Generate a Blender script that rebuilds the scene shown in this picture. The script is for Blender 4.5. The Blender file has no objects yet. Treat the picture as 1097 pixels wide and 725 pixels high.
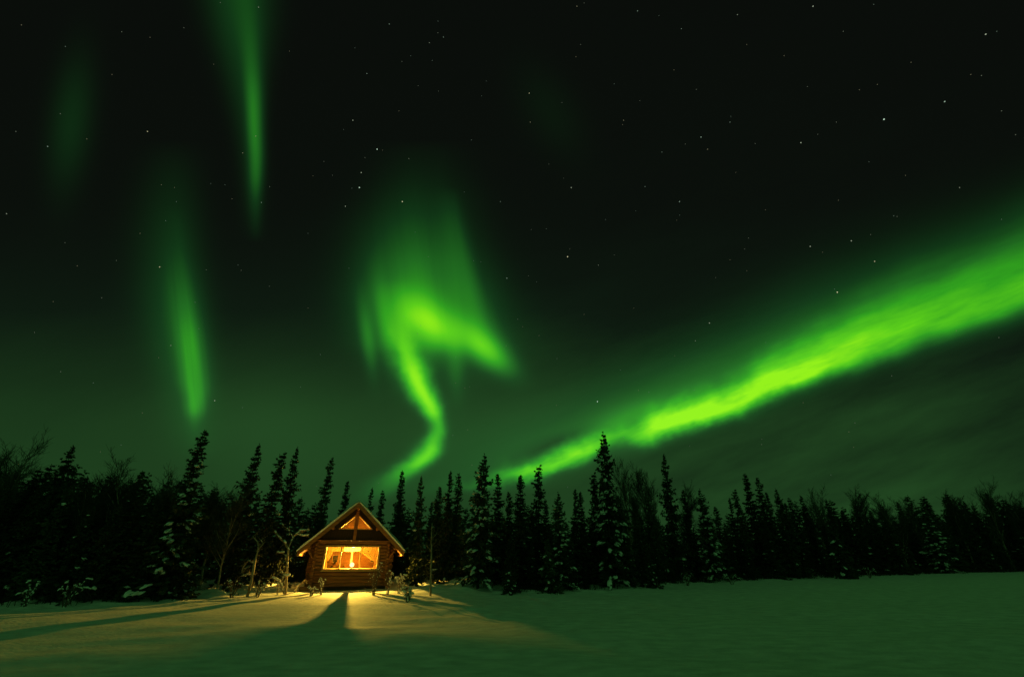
import bpy, math, random
import numpy as np
from mathutils import Vector, Matrix, noise as mnoise

C = bpy.context.scene
COL = C.collection
R = math.radians

# ------------------------------------------------------------------ camera
EYE = 1.6
PITCH = R(25.8)
FPX, CX, CY = 488.0, 548.5, 362.5            # focal length and centre of the 1097 x 725 photograph
cam_data = bpy.data.cameras.new('camera')
cam_data.sensor_width = 36.0
cam_data.lens = FPX * 36.0 / 1097.0
cam_data.clip_end = 9000
cam = bpy.data.objects.new('camera', cam_data)
COL.objects.link(cam)
cam.location = (0, 0, EYE)
cam.rotation_euler = (math.pi / 2 + PITCH, 0, 0)
C.camera = cam

C.view_settings.view_transform = 'Standard'
C.view_settings.look = 'None'
C.view_settings.gamma = 1
C.view_settings.use_curve_mapping = False
C.view_settings.exposure = 0
C.render.engine = 'CYCLES'
C.cycles.use_denoising = True
C.cycles.sample_clamp_indirect = 6
C.cycles.max_bounces = 8
C.cycles.transparent_max_bounces = 16

LAMP_W, LAMP_COL = 6100, (1.0, 0.61, 0.075)
LOFT_FILL_W = 650
SKY_GAIN = 1.0

# ------------------------------------------------------------------ night sky with aurora (world)
world = bpy.data.worlds.new('World')
C.world = world
world.use_nodes = True
nt = world.node_tree
nt.nodes.clear()
world.cycles.sampling_method = 'MANUAL'
world.cycles.sample_map_resolution = 1024


def nd(kind, **kw):
    n = nt.nodes.new(kind)
    for k, v in kw.items():
        setattr(n, k, v)
    return n


def put(sock, v):
    if hasattr(v, 'is_output'):
        nt.links.new(v, sock)
    else:
        sock.default_value = v


def M(op, a, b=0.0, c=None, clamp=False):
    n = nd('ShaderNodeMath', operation=op, use_clamp=clamp)
    put(n.inputs[0], a)
    put(n.inputs[1], b)
    if c is not None:
        put(n.inputs[2], c)
    return n.outputs[0]


def DOT(v, const):
    n = nd('ShaderNodeVectorMath', operation='DOT_PRODUCT')
    put(n.inputs[0], v)
    n.inputs[1].default_value = const
    return n.outputs['Value']


def FC(t, pts, t0, t1, scale, lo=0.0):
    """curve through (t, value); values are kept within lo .. lo+scale"""
    n = nd('ShaderNodeFloatCurve')
    cu = n.mapping.curves[0]
    P_ = [((a - t0) / (t1 - t0), (b - lo) / scale) for a, b in pts]
    while len(cu.points) < len(P_):
        cu.points.new(0.5, 0.5)
    for p, (a, b) in zip(cu.points, P_):
        p.location = (a, b)
        p.handle_type = 'AUTO_CLAMPED'
    n.mapping.update()
    put(n.inputs['Value'], t)
    return M('MULTIPLY_ADD', n.outputs[0], scale, lo)


tc = nd('ShaderNodeTexCoord')
DIR = tc.outputs['Generated']
# chart of the northern sky: tangent plane touching it 25.8 degrees above the horizon,
# measured in steps of 1/488 radian from an origin in the upper left
cp, sp = math.cos(PITCH), math.sin(PITCH)
f_ = DOT(DIR, (0, cp, sp))
front = M('GREATER_THAN', f_, 0.12)
fs = M('MAXIMUM', f_, 0.12)
P = M('MULTIPLY_ADD', M('DIVIDE', DOT(DIR, (1, 0, 0)), fs), FPX, CX)
Q = M('MULTIPLY_ADD', M('DIVIDE', DOT(DIR, (0, -sp, cp)), fs), -FPX, CY)


def noise(scale, vec, detail=3.0, rough=0.5):
    n = nd('ShaderNodeTexNoise')
    n.inputs['Scale'].default_value = scale
    n.inputs['Detail'].default_value = detail
    n.inputs['Roughness'].default_value = rough
    put(n.inputs['Vector'], vec)
    return n.outputs[0]


def XYZ(x, y, z=0.0):
    n = nd('ShaderNodeCombineXYZ')
    put(n.inputs[0], x)
    put(n.inputs[1], y)
    put(n.inputs[2], z)
    return n.outputs[0]


def gauss(d):
    return M('EXPONENT', M('MULTIPLY', M('MULTIPLY', d, d), -1.0))


def ribbon(t_in, o_in, t0, t1, rows, wob=None):
    """rows of (t, centre, width on the minus side, width on the plus side, brightness)"""
    t = M('DIVIDE', M('SUBTRACT', t_in, t0), t1 - t0, clamp=True)
    c = FC(t, [(r[0], r[1]) for r in rows], t0, t1, 1400, -200)
    wm = FC(t, [(r[0], r[2]) for r in rows], t0, t1, 220)
    wp = FC(t, [(r[0], r[3]) for r in rows], t0, t1, 220)
    a = FC(t, [(r[0], r[4]) for r in rows], t0, t1, 1.2)
    d = M('SUBTRACT', o_in, c)
    if wob is not None:
        d = M('ADD', d, wob)
    s = M('GREATER_THAN', d, 0.0)
    w = M('ADD', M('MULTIPLY', s, wp), M('MULTIPLY', M('SUBTRACT', 1.0, s), wm))
    return M('MULTIPLY', gauss(M('DIVIDE', d, w)), a)


def blob(cx, cy, ang, sl, sw, amp):
    ca, sa = math.cos(R(ang)), math.sin(R(ang))
    x, y = M('SUBTRACT', P, cx), M('SUBTRACT', Q, cy)
    u = M('ADD', M('MULTIPLY', x, ca / sl), M('MULTIPLY', y, sa / sl))
    v = M('ADD', M('MULTIPLY', x, -sa / sw), M('MULTIPLY', y, ca / sw))
    r2 = M('ADD', M('MULTIPLY', u, u), M('MULTIPLY', v, v))
    return M('MULTIPLY', M('EXPONENT', M('MULTIPLY', r2, -1.0)), amp)


def total(xs):
    s = xs[0]
    for x in xs[1:]:
        s = M('ADD', s, x)
    return s


PQ = XYZ(P, Q)
# streak coordinates along the long band (it climbs about 21 degrees to the right)
ba = R(-21)
along = M('ADD', M('MULTIPLY', P, math.cos(ba)), M('MULTIPLY', Q, math.sin(ba)))
across = M('ADD', M('MULTIPLY', P, -math.sin(ba)), M('MULTIPLY', Q, math.cos(ba)))
n_edge = noise(0.013, XYZ(along, M('MULTIPLY', across, 0.12)), 3.0, 0.45)
n_str = noise(0.012, XYZ(M('MULTIPLY', along, 0.55), M('MULTIPLY', across, 2.6)), 4.0, 0.6)
n_soft = noise(0.006, PQ, 2.0)
n_ray = noise(0.03, XYZ(M('ADD', P, M('MULTIPLY', Q, -0.13)), M('MULTIPLY', Q, 0.06)), 3.0)
calm = M('SUBTRACT', 1.0, M('DIVIDE', M('SUBTRACT', P, 780.0), 330.0, clamp=True))   # ragged only to the left
wob = M('MULTIPLY', M('SUBTRACT', n_edge, 0.5), M('MULTIPLY_ADD', calm, 34.0, 6.0))
wob = M('ADD', wob, M('MULTIPLY', M('SUBTRACT', noise(0.026, XYZ(along, M('MULTIPLY', across, 1.5)), 4.0), 0.5), M('MULTIPLY', calm, 19.0)))
band = ribbon(P, Q, 420, 1400, [
    (420, 528, 12, 8, 0.0), (500, 521, 11, 7, .07), (545, 510, 11, 8, .30), (600, 494, 11, 8, .70), (632, 483, 11, 8, .66), (662, 470, 12, 8, .34),
    (707, 459, 17, 11, .86), (760, 440, 20, 10, .88), (824, 415, 26, 11, .90), (900, 385, 34, 13, .72), (946, 367, 40, 15, .56),
    (1048, 331, 45, 18, .43), (1097, 313, 49, 19, .39), (1250, 245, 56, 32, .34), (1400, 180, 66, 36, .3)], wob)
halo = ribbon(P, Q, 420, 1400, [
    (420, 505, 60, 30, .0), (560, 492, 46, 20, .08), (650, 464, 50, 22, .13), (760, 430, 56, 22, .17), (900, 375, 62, 24, .19),
    (1048, 318, 62, 28, .16), (1200, 262, 72, 34, .14), (1400, 180, 90, 40, .1)])
band = M('MULTIPLY', band, M('ADD', M('MULTIPLY_ADD', n_str, 1.45, -0.18), M('MULTIPLY', noise(0.03, XYZ(M('MULTIPLY', along, .35), M('MULTIPLY', across, 1.9)), 4.0, .6), .92)))
swob = M('MULTIPLY', M('SUBTRACT', noise(0.03, PQ, 3.0), 0.5), 14.0)
swirl = ribbon(Q, P, 300, 540, [
    (300, 428, 16, 14, 0.0), (335, 428, 15, 14, .12), (360, 430, 13, 13, .34), (385, 438, 13, 13, .66), (415, 450, 13, 13, .92),
    (440, 463, 12, 11, .80), (458, 469, 10, 9, .42), (472, 465, 12, 10, .50), (488, 457, 15, 10, .70), (503, 440, 18, 12, .42),
    (520, 418, 22, 14, .16), (540, 398, 22, 14, .0)], swob)
n_ray2 = noise(0.075, XYZ(M('ADD', P, M('MULTIPLY', Q, -0.11)), M('MULTIPLY', Q, 0.05)), 3.0)
rays = M('ADD', M('MULTIPLY_ADD', n_ray, 0.6, 0.58), M('MULTIPLY', n_ray2, .24))
fan = total([
    M('MULTIPLY', ribbon(Q, P, 150, 440, [
        (150, 452, 40, 40, .0), (205, 450, 46, 46, .03), (250, 448, 52, 48, .10), (290, 448, 52, 54, .22), (330, 446, 50, 64, .32),
        (362, 446, 48, 72, .27), (385, 448, 46, 80, .10), (410, 450, 40, 76, .03), (440, 450, 40, 70, .0)]), rays),
    blob(456, 342, 38, 31, 20, .50), blob(474, 357, 40, 26, 13, .18), blob(522, 376, 38, 30, 13, .42), blob(505, 358, 35, 32, 16, .20),
    M('MULTIPLY', ribbon(Q, P, 200, 400, [
        (200, 484, 16, 6, 0), (250, 490, 18, 9, .06), (310, 502, 20, 12, .11), (350, 514, 20, 15, .13), (400, 535, 18, 10, 0)]), 1.0),
    blob(394, 362, 82, 34, 7, .15), blob(412, 345, 80, 44, 9, .14), blob(488, 385, 88, 36, 9, .10),
])
pillars = total([
    M('MULTIPLY', ribbon(Q, P, 220, 480, [
        (220, 186, 12, 12, 0), (285, 191, 13, 14, .04), (330, 196, 12, 15, .13), (370, 201, 11, 15, .25), (405, 205, 11, 15, .26),
        (430, 208, 9, 11, .28), (455, 208, 8, 9, .05), (480, 208, 8, 9, 0)]), M('MULTIPLY_ADD', n_ray2, 1.3, 0.30)),
    ribbon(Q, P, 150, 500, [(150, 185, 28, 26, 0), (270, 188, 36, 26, .045), (360, 196, 34, 26, .09), (430, 206, 30, 24, .06), (500, 210, 26, 24, 0)]),
    ribbon(Q, P, -260, 260, [
        (-260, 258, 12, 12, .02), (0, 266, 12, 12, .025), (60, 269, 9, 10, .08), (130, 272, 7, 8, .20), (180, 274, 7, 7, .15), (220, 274, 7, 6, .04), (260, 274, 6, 6, 0)]),
    ribbon(Q, P, -260, 260, [(-260, 244, 40, 30, .07), (-60, 252, 32, 30, .085), (20, 257, 27, 28, .070), (90, 264, 20, 18, .045), (160, 270, 14, 12, .03), (260, 272, 12, 12, 0)]),
    blob(76, 132, 97, 62, 20, .034), blob(590, 120, 60, 50, 26, .008),
])
cloud_n = noise(0.007, XYZ(M('MULTIPLY', along, 0.45), M('MULTIPLY', across, 1.9)), 5.0, 0.6)
east = M('DIVIDE', M('SUBTRACT', P, 480.0), 300.0, clamp=True)
cloud = M('ADD', 1.0, M('MULTIPLY', M('MULTIPLY_ADD', cloud_n, 2.3, -1.12), M('MULTIPLY_ADD', east, .85, .15)))
cloud = M('MAXIMUM', cloud, 0.15)
q01 = M('DIVIDE', M('ADD', Q, 200.0), 1000.0, clamp=True)
base = FC(q01, [(-200, .0), (150, .002), (240, .005), (320, .017), (400, .039), (460, .057), (540, .064), (620, .064), (800, .05)], -200, 800, .2)
edge_dark = M('SUBTRACT', 1.0, M('MULTIPLY', M('DIVIDE', M('SUBTRACT', P, 850.0), 300.0, clamp=True), 0.28))
base = M('MULTIPLY', M('MULTIPLY', base, cloud), edge_dark)
warm = total([blob(275, 455, 0, 80, 55, .020), blob(560, 440, 0, 120, 60, .014), blob(400, 470, 0, 150, 60, .014)])
notch = M('MULTIPLY', blob(592, 476, -20, 34, 8, -.15), M('MULTIPLY_ADD', n_str, 1.6, -.2))
north = total([notch, blob(668, 448, -24, 46, 12, .14), band, halo, swirl, fan, pillars])
# the rest of the sky, behind the photographer: a soft green veil
zup = DOT(DIR, (0, 0, 1))
back_n = noise(1.6, DIR, 3.0)
south = M('MULTIPLY', M('MULTIPLY_ADD', back_n, 0.19, 0.10), M('MULTIPLY_ADD', M('MULTIPLY', zup, zup), -0.6, 1.0))
blend = M('DIVIDE', M('SUBTRACT', f_, 0.12), 0.25, clamp=True)
north = M('MAXIMUM', north, 0.0)
curtain_light = M('MULTIPLY', north, M('MULTIPLY', blend, front))
airglow = M('ADD', M('MULTIPLY', total([base, warm]), M('MULTIPLY', blend, front)), M('MULTIPLY', south, M('SUBTRACT', 1.0, blend)))


def colour_ramp(stops, v):
    ramp = nd('ShaderNodeValToRGB')
    cr = ramp.color_ramp
    while len(cr.elements) < len(stops):
        cr.elements.new(0.5)
    for e, (pos, c) in zip(cr.elements, stops):
        e.position = pos
        e.color = (*c, 1)
    put(ramp.inputs[0], v)
    return ramp.outputs[0]


glow = colour_ramp([(0.0, (.0030, .0040, .0030)), (.02, (.0044, .0105, .0052)), (.075, (.0145, .055, .0138)), (.20, (.034, .145, .036))], airglow)
green = colour_ramp([(0.0, (0, 0, 0)), (.06, (.0022, .030, .0045)), (.20, (.011, .135, .010)), (.42, (.027, .34, .009)),
                     (.70, (.10, .60, .006)), (1.0, (.29, .86, .004))], curtain_light)
sky_sum = nd('ShaderNodeVectorMath', operation='ADD')
put(sky_sum.inputs[0], glow)
put(sky_sum.inputs[1], green)
bg = nd('ShaderNodeBackground')
bg.inputs['Strength'].default_value = SKY_GAIN
put(bg.inputs['Color'], sky_sum.outputs[0])
out = nd('ShaderNodeOutputWorld')
nt.links.new(bg.outputs[0], out.inputs[0])


# ------------------------------------------------------------------ helpers
def ray(px, py):
    x, y = (px - CX) / FPX, -(py - CY) / FPX
    return Vector((x, cp - sp * y, sp + cp * y))


def at(px, py, Y):
    d = ray(px, py)
    t = Y / d.y
    return Vector((d.x * t, Y, EYE + d.z * t))


def on_ground(px, py, z=0.0):
    d = ray(px, py)
    t = (z - EYE) / d.z
    return Vector((d.x * t, d.y * t, z))


def tag(o, label=None, cat=None, group=None, kind=None):
    for k, v in (('label', label), ('category', cat), ('group', group), ('kind', kind)):
        if v:
            o[k] = v
    return o


def thing(name, label, cat, loc=(0, 0, 0), rz=0.0, group=None):
    o = bpy.data.objects.new(name, None)
    o.empty_display_size = 0.2
    COL.objects.link(o)
    o.location = loc
    o.rotation_euler = (0, 0, rz)
    return tag(o, label, cat, group)


class MB:
    def __init__(s):
        s.v, s.f = [], []

    def add(s, vs, fs):
        b = len(s.v)
        s.v.extend([tuple(v) for v in vs])
        s.f.extend([tuple(i + b for i in f) for f in fs])

    def box(s, x0, x1, y0, y1, z0, z1, mat=None):
        vs = [Vector(p) for p in ((x0, y0, z0), (x1, y0, z0), (x1, y1, z0), (x0, y1, z0), (x0, y0, z1), (x1, y0, z1), (x1, y1, z1), (x0, y1, z1))]
        if mat:
            vs = [mat @ v for v in vs]
        s.add(vs, [(3, 2, 1, 0), (4, 5, 6, 7), (0, 1, 5, 4), (1, 2, 6, 5), (2, 3, 7, 6), (3, 0, 4, 7)])

    def prism(s, poly, y0, y1):
        """poly of (x, z) counter-clockwise seen from -y, extruded from y0 to y1"""
        n = len(poly)
        vs = [(x, y0, z) for x, z in poly] + [(x, y1, z) for x, z in poly]
        fs = [tuple(range(n)), tuple(reversed(range(n, 2 * n)))]
        fs += [(i, i + n, (i + 1) % n + n, (i + 1) % n) for i in range(n)]
        s.add(vs, fs)

    def tube(s, pts, rads, n=6, cap=True, jit=0.0, rnd=random):
        pts = [Vector(p) for p in pts]
        if not hasattr(rads, '__len__'):
            rads = [rads] * len(pts)
        rings = []
        up = Vector((0.31, 0.17, 0.93))
        for i, p in enumerate(pts):
            d = (pts[min(i + 1, len(pts) - 1)] - pts[max(i - 1, 0)])
            if d.length < 1e-9:
                d = Vector((0, 0, 1))
            d.normalize()
            a = d.cross(up)
            if a.length < 0.1:
                a = d.cross(Vector((1, 0, 0)))
            a.normalize()
            b = d.cross(a)
            rings.append([p + (a * math.cos(2 * math.pi * k / n) + b * math.sin(2 * math.pi * k / n)) * rads[i] * (1 + jit * (rnd.random() - .5)) for k in range(n)])
        vs = [v for r in rings for v in r]
        fs = []
        for i in range(len(pts) - 1):
            for k in range(n):
                fs.append((i * n + k, i * n + (k + 1) % n, (i + 1) * n + (k + 1) % n, (i + 1) * n + k))
        if cap:
            fs.append(tuple(reversed(range(n))))
            fs.append(tuple(range((len(pts) - 1) * n, len(pts) * n)))
        s.add(vs, fs)

    def blob(s, p, sx, sy, sz, rz, rnd, tilt=0.0):
        m = Matrix.Translation(p) @ Matrix.Rotation(rz, 4, 'Z') @ Matrix.Rotation(tilt, 4, 'Y')
        vs = []
        for v in ICO_V:
            k = 0.78 + 0.44 * rnd.random()
            vs.append(m @ Vector((v[0] * sx * k, v[1] * sy * k, v[2] * sz * k * (1.0 if v[2] > 0 else 0.6))))
        s.add(vs, ICO_F)

    def lathe(s, prof, n=24, c=(0, 0, 0)):
        vs = [(c[0] + r * math.cos(2 * math.pi * k / n), c[1] + r * math.sin(2 * math.pi * k / n), c[2] + z) for r, z in prof for k in range(n)]
        fs = [(i * n + k, i * n + (k + 1) % n, (i + 1) * n + (k + 1) % n, (i + 1) * n + k) for i in range(len(prof) - 1) for k in range(n)]
        s.add(vs, fs)

    def build(s, name, mat, parent=None, smooth=False):
        me = bpy.data.meshes.new(name)
        me.from_pydata(s.v, [], s.f)
        me.materials.append(mat)
        if smooth:
            me.polygons.foreach_set('use_smooth', [True] * len(me.polygons))
        me.update()
        o = bpy.data.objects.new(name, me)
        COL.objects.link(o)
        if parent:
            o.parent = parent
        return o


def ico():
    import bmesh
    bm = bmesh.new()
    bmesh.ops.create_icosphere(bm, subdivisions=2, radius=1)
    vs = [tuple(v.co) for v in bm.verts]
    fs = [tuple(v.index for v in f.verts) for f in bm.faces]
    bm.free()
    return vs, fs


ICO_V, ICO_F = ico()


# ------------------------------------------------------------------ materials
def material(name, build):
    m = bpy.data.materials.new(name)
    m.use_nodes = True
    t = m.node_tree
    t.nodes.clear()
    o = t.nodes.new('ShaderNodeOutputMaterial')
    build(t, o)
    return m


def surf(name, c0, c1, scale=8.0, rough=0.8, bump=0.0, bump_scale=30.0, stretch=(1, 1, 1), spec=0.3, by_object=0.0, coords='Object', dist=0.02):
    def b(t, o):
        N = t.nodes.new
        L = t.links.new
        p = N('ShaderNodeBsdfPrincipled')
        p.inputs['Roughness'].default_value = rough
        p.inputs['Specular IOR Level'].default_value = spec
        co = N('ShaderNodeTexCoord')
        mp = N('ShaderNodeMapping')
        mp.inputs['Scale'].default_value = stretch
        L(co.outputs[coords], mp.inputs['Vector'])
        nz = N('ShaderNodeTexNoise')
        nz.inputs['Scale'].default_value = scale
        nz.inputs['Detail'].default_value = 5
        L(mp.outputs[0], nz.inputs['Vector'])
        r = N('ShaderNodeValToRGB')
        r.color_ramp.elements[0].position = 0.3
        r.color_ramp.elements[1].position = 0.7
        r.color_ramp.elements[0].color = (*c0, 1)
        r.color_ramp.elements[1].color = (*c1, 1)
        L(nz.outputs[0], r.inputs[0])
        src = r.outputs[0]
        if by_object:
            oi = N('ShaderNodeObjectInfo')
            mr = N('ShaderNodeMapRange')
            mr.inputs['To Min'].default_value = 1 - by_object
            mr.inputs['To Max'].default_value = 1 + by_object
            L(oi.outputs['Random'], mr.inputs['Value'])
            hv = N('ShaderNodeHueSaturation')
            L(mr.outputs[0], hv.inputs['Value'])
            L(src, hv.inputs['Color'])
            src = hv.outputs[0]
        L(src, p.inputs['Base Color'])
        if bump:
            n2 = N('ShaderNodeTexNoise')
            n2.inputs['Scale'].default_value = bump_scale
            n2.inputs['Detail'].default_value = 6
            L(mp.outputs[0], n2.inputs['Vector'])
            bp = N('ShaderNodeBump')
            bp.inputs['Strength'].default_value = bump
            bp.inputs['Distance'].default_value = dist
            L(n2.outputs[0], bp.inputs['Height'])
            L(bp.outputs[0], p.inputs['Normal'])
        L(p.outputs[0], o.inputs[0])
    return material(name, b)


def emit(name, c, s, sample=True):
    def b(t, o):
        e = t.nodes.new('ShaderNodeEmission')
        e.inputs[0].default_value = (*c, 1)
        e.inputs[1].default_value = s
        t.links.new(e.outputs[0], o.inputs[0])
    m = material(name, b)
    if not sample:
        m.cycles.emission_sampling = 'NONE'
    return m


def glass_mat():
    def b(t, o):
        N = t.nodes.new
        tr = N('ShaderNodeBsdfTransparent')
        tr.inputs[0].default_value = (.93, .92, .88, 1)
        gl = N('ShaderNodeBsdfGlossy')
        gl.inputs['Roughness'].default_value = 0.03
        mx = N('ShaderNodeMixShader')
        fr = N('ShaderNodeFresnel')
        fr.inputs[0].default_value = 1.45
        t.links.new(fr.outputs[0], mx.inputs[0])
        t.links.new(tr.outputs[0], mx.inputs[1])
        t.links.new(gl.outputs[0], mx.inputs[2])
        t.links.new(mx.outputs[0], o.inputs[0])
    return material('window_glass', b)


def cloth(name, c, trans):
    def b(t, o):
        N = t.nodes.new
        d = N('ShaderNodeBsdfDiffuse')
        d.inputs[0].default_value = (c[0] * .5, c[1] * .5, c[2] * .5, 1)
        tl = N('ShaderNodeBsdfTranslucent')
        wv = N('ShaderNodeTexNoise')
        wv.inputs['Scale'].default_value = 9
        rp = N('ShaderNodeValToRGB')
        rp.color_ramp.elements[0].color = (c[0] * trans * .6, c[1] * trans * .6, c[2] * trans * .6, 1)
        rp.color_ramp.elements[1].color = (c[0] * trans * 1.3, c[1] * trans * 1.3, c[2] * trans * 1.3, 1)
        co = N('ShaderNodeTexCoord')
        t.links.new(co.outputs['Object'], wv.inputs['Vector'])
        t.links.new(wv.outputs[0], rp.inputs[0])
        t.links.new(rp.outputs[0], tl.inputs[0])
        ad = N('ShaderNodeAddShader')
        t.links.new(d.outputs[0], ad.inputs[0])
        t.links.new(tl.outputs[0], ad.inputs[1])
        t.links.new(ad.outputs[0], o.inputs[0])
    return material(name, b)


MAT = dict(
    snow=surf('field_snow', (.64, .66, .69), (.91, .92, .93), 2.6, .75, .8, 11.0, (.7, 1.2, 1), spec=.25, dist=.05),
    lump=surf('settled_snow', (.80, .82, .84), (.90, .90, .91), 3.0, .8, .4, 14.0, spec=.2),
    needle=surf('spruce_needles', (.028, .036, .024), (.066, .082, .050), 2.2, .85, 0, spec=.15, by_object=.35),
    bark=surf('spruce_bark', (.035, .026, .02), (.08, .06, .045), 9, .9, .5, 25, (1, 1, .3)),
    twig=surf('frosty_twigs', (.045, .045, .04), (.10, .10, .09), 3, .9, 0, spec=.1, by_object=.3),
    birch=surf('birch_bark', (.16, .11, .07), (.42, .34, .26), 7, .8, .4, 20, (1, 1, .5)),
    stem=surf('shrub_stems', (.07, .05, .035), (.15, .11, .08), 8, .9),
    brush=surf('brush_twigs', (.02, .017, .012), (.05, .042, .03), 1.5, .9, spec=.1),
    log=surf('stained_logs', (.175, .07, .019), (.32, .14, .044), 5, .6, .5, 18, (.35, 3, 3), by_object=.1),
    pine=surf('pine_boards', (.26, .13, .035), (.42, .23, .07), 4, .55, .2, 16, (.4, 3, 3)),
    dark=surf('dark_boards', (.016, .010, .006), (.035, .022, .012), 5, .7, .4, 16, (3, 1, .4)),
    trim=surf('window_trim', (.45, .27, .10), (.6, .38, .15), 6, .5, .2, 20),
    roof=surf('roof_planks', (.07, .035, .016), (.13, .07, .03), 5, .7, .3, 14, (3, .4, 3)),
    metal=surf('dark_metal', (.03, .03, .03), (.06, .055, .05), 10, .4),
    brass=surf('brass_base', (.35, .22, .06), (.5, .33, .1), 8, .35),
    picture=surf('picture_print', (.01, .012, .01), (.06, .05, .03), 7, .5),
    valance=cloth('ochre_valance_cloth', (1, .62, .20), .022),
    drape=cloth('cream_drape_cloth', (1, .86, .52), .085),
    mullion_glow=cloth('mullion_glow_cloth', (1, .72, .28), .02),
    side=cloth('gold_drape_cloth', (1, .62, .18), .006),
    glass=glass_mat(),
    globe=emit('glowing_globe', (1.0, .78, .28), 3.0),
)

# ------------------------------------------------------------------ snow field
TL_X = [-60, -30, -19, -16, -12.7, -9.4, -4, .5, 5.2, 9, 12.7, 21, 32, 55, 120]
TL_Y = [18, 18.3, 19.4, 20.2, 24.4, 29.5, 27.3, 26.3, 28.3, 32, 36.5, 41, 49, 63, 90]


def tree_edge(x):
    return float(np.interp(x, TL_X, TL_Y))


BANKS = ((-2.3, 30.2, .48, 2.4), (-14.8, 27.8, .55, 1.4), (-2.9, 26.5, .30, 1.5))


def ground_height(X, Y):
    X, Y = np.asarray(X, float), np.asarray(Y, float)
    e = np.interp(X, TL_X, TL_Y)
    near = np.exp(-((X / 60) ** 2) - (np.maximum(Y - 30, 0) / 40) ** 2)
    drift = .030 * np.sin(.31 * X + .83 * Y + 1.2 * np.sin(.21 * X)) + .022 * np.sin(.9 * Y - .25 * X + 1.7 + .9 * np.sin(.33 * X + .12 * Y))
    drift += .012 * np.sin(1.9 * Y + .7 * X + 2 * np.sin(.4 * X)) + .008 * np.sin(3.1 * X + 1.3 * Y + 1.5 * np.sin(.8 * Y)) * np.sin(.37 * X - .2 * Y)
    k = 1 / (1 + np.exp(-(Y - e + .2) / .7))
    lump = np.abs(np.sin(1.7 * X + .9 * np.sin(2.3 * Y)) * np.sin(1.4 * Y + 1.1 * np.sin(1.9 * X))) * .20 + .10 * np.sin(.9 * X + 2) * np.sin(1.1 * Y)
    rise = np.clip((Y - e) / 6, 0, 1) * .25
    for bx, by, bh, br_ in BANKS:
        rise = rise + bh * np.exp(-(((X - bx) / br_) ** 2 + ((Y - by) / 1.1) ** 2))
    # kept low right in front of and under the cabin
    c = np.exp(-(((X + 9.6) / 3.6) ** 2 + ((Y - 30.5) / 4.5) ** 2) ** 2)
    # wind crust: short ripples a hand high at most
    rip = np.sin(2.1 * Y - .9 * X + 2.2 * np.sin(.7 * X + .5 * Y) + 1.3 * np.sin(1.3 * X - .4 * Y)) * np.sin(.55 * X + .8 * np.sin(.6 * Y + .3 * X))
    rip2 = np.sin(4.3 * Y + 1.7 * X + 2.6 * np.sin(1.1 * X)) * np.sin(1.2 * X - .7 * Y + 1.4 * np.sin(.9 * Y))
    drift = drift + .024 * rip * (.55 + .45 * np.sin(.23 * X - .31 * Y + 1.0)) + .004 * rip2 * (1 + 1.6 * np.exp(-((Y - e + 2.5) / 2.5) ** 2))
    return drift * near + k * (lump + rise) * near * (1 - c)


def axis(lo, hi, step, far, g=1.22):
    mid = list(np.arange(lo, hi + 1e-6, step))
    a, b = [], []
    s, x = step, lo
    while x > -far:
        s *= g
        x -= s
        a.append(x)
    s, x = step, hi
    while x < far:
        s *= g
        x += s
        b.append(x)
    return np.array(a[::-1] + mid + b)


def build_ground():
    xs, ys = axis(-24, 26, .16, 4000), axis(5, 34, .16, 4000)
    XX, YY = np.meshgrid(xs, ys)
    ZZ = ground_height(XX, YY)
    v = np.stack([XX.ravel(), YY.ravel(), ZZ.ravel()], 1)
    nx, ny = len(xs), len(ys)
    i = np.arange(nx * ny).reshape(ny, nx)
    f = np.stack([i[:-1, :-1].ravel(), i[:-1, 1:].ravel(), i[1:, 1:].ravel(), i[1:, :-1].ravel()], 1)
    me = bpy.data.meshes.new('snow_field')
    me.from_pydata(v.tolist(), [], f.tolist())
    me.polygons.foreach_set('use_smooth', [True] * len(me.polygons))
    me.materials.append(MAT['snow'])
    me.update()
    o = bpy.data.objects.new('snow_field', me)
    COL.objects.link(o)
    tag(o, kind='structure')


build_ground()


def gz(x, y):
    return float(ground_height(x, y))


# ------------------------------------------------------------------ cabin
CAB = Vector((-9.35, 29.5, 0))
CAB_RZ = R(16.8)
cabin = thing('log_cabin', 'small snow-roofed log cabin with three glowing panes under a steep front gable', 'cabin', CAB, CAB_RZ)
cab_m = Matrix.Translation(CAB) @ Matrix.Rotation(CAB_RZ, 4, 'Z')
HW, DEPTH, OVER = 2.05, 5.6, 1.1           # half width, depth, front overhang
APEX, SLOPE = 4.60, .912                    # roof top
WX, WZ0, WZ1 = 1.45, 1.09, 2.22             # front window
rc = random.Random(5)


def roof_z(x):
    return APEX - SLOPE * abs(x)


def log_run(mb, a, b, r, n=10):
    a, b = Vector(a), Vector(b)
    k = 5
    mb.tube([a.lerp(b, i / (k - 1)) + Vector((0, 0, rc.uniform(-.006, .006))) for i in range(k)], [r * rc.uniform(.96, 1.04) for _ in range(k)], n)


LR, NC = .098, 13
courses = [.28 + i * .182 for i in range(NC)]      # .28 .. 2.46
fw = MB()
for z in courses:
    if WZ0 - .14 < z < WZ1 + .14:
        log_run(fw, (-HW - .28 + rc.uniform(-.04, .04), 0, z), (-WX - .10, 0, z), LR)
        log_run(fw, (WX + .10, 0, z), (HW + .28 + rc.uniform(-.04, .04), 0, z), LR)
    else:
        log_run(fw, (-HW - .28 + rc.uniform(-.04, .04), 0, z), (HW + .28 + rc.uniform(-.04, .04), 0, z), LR)
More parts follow.
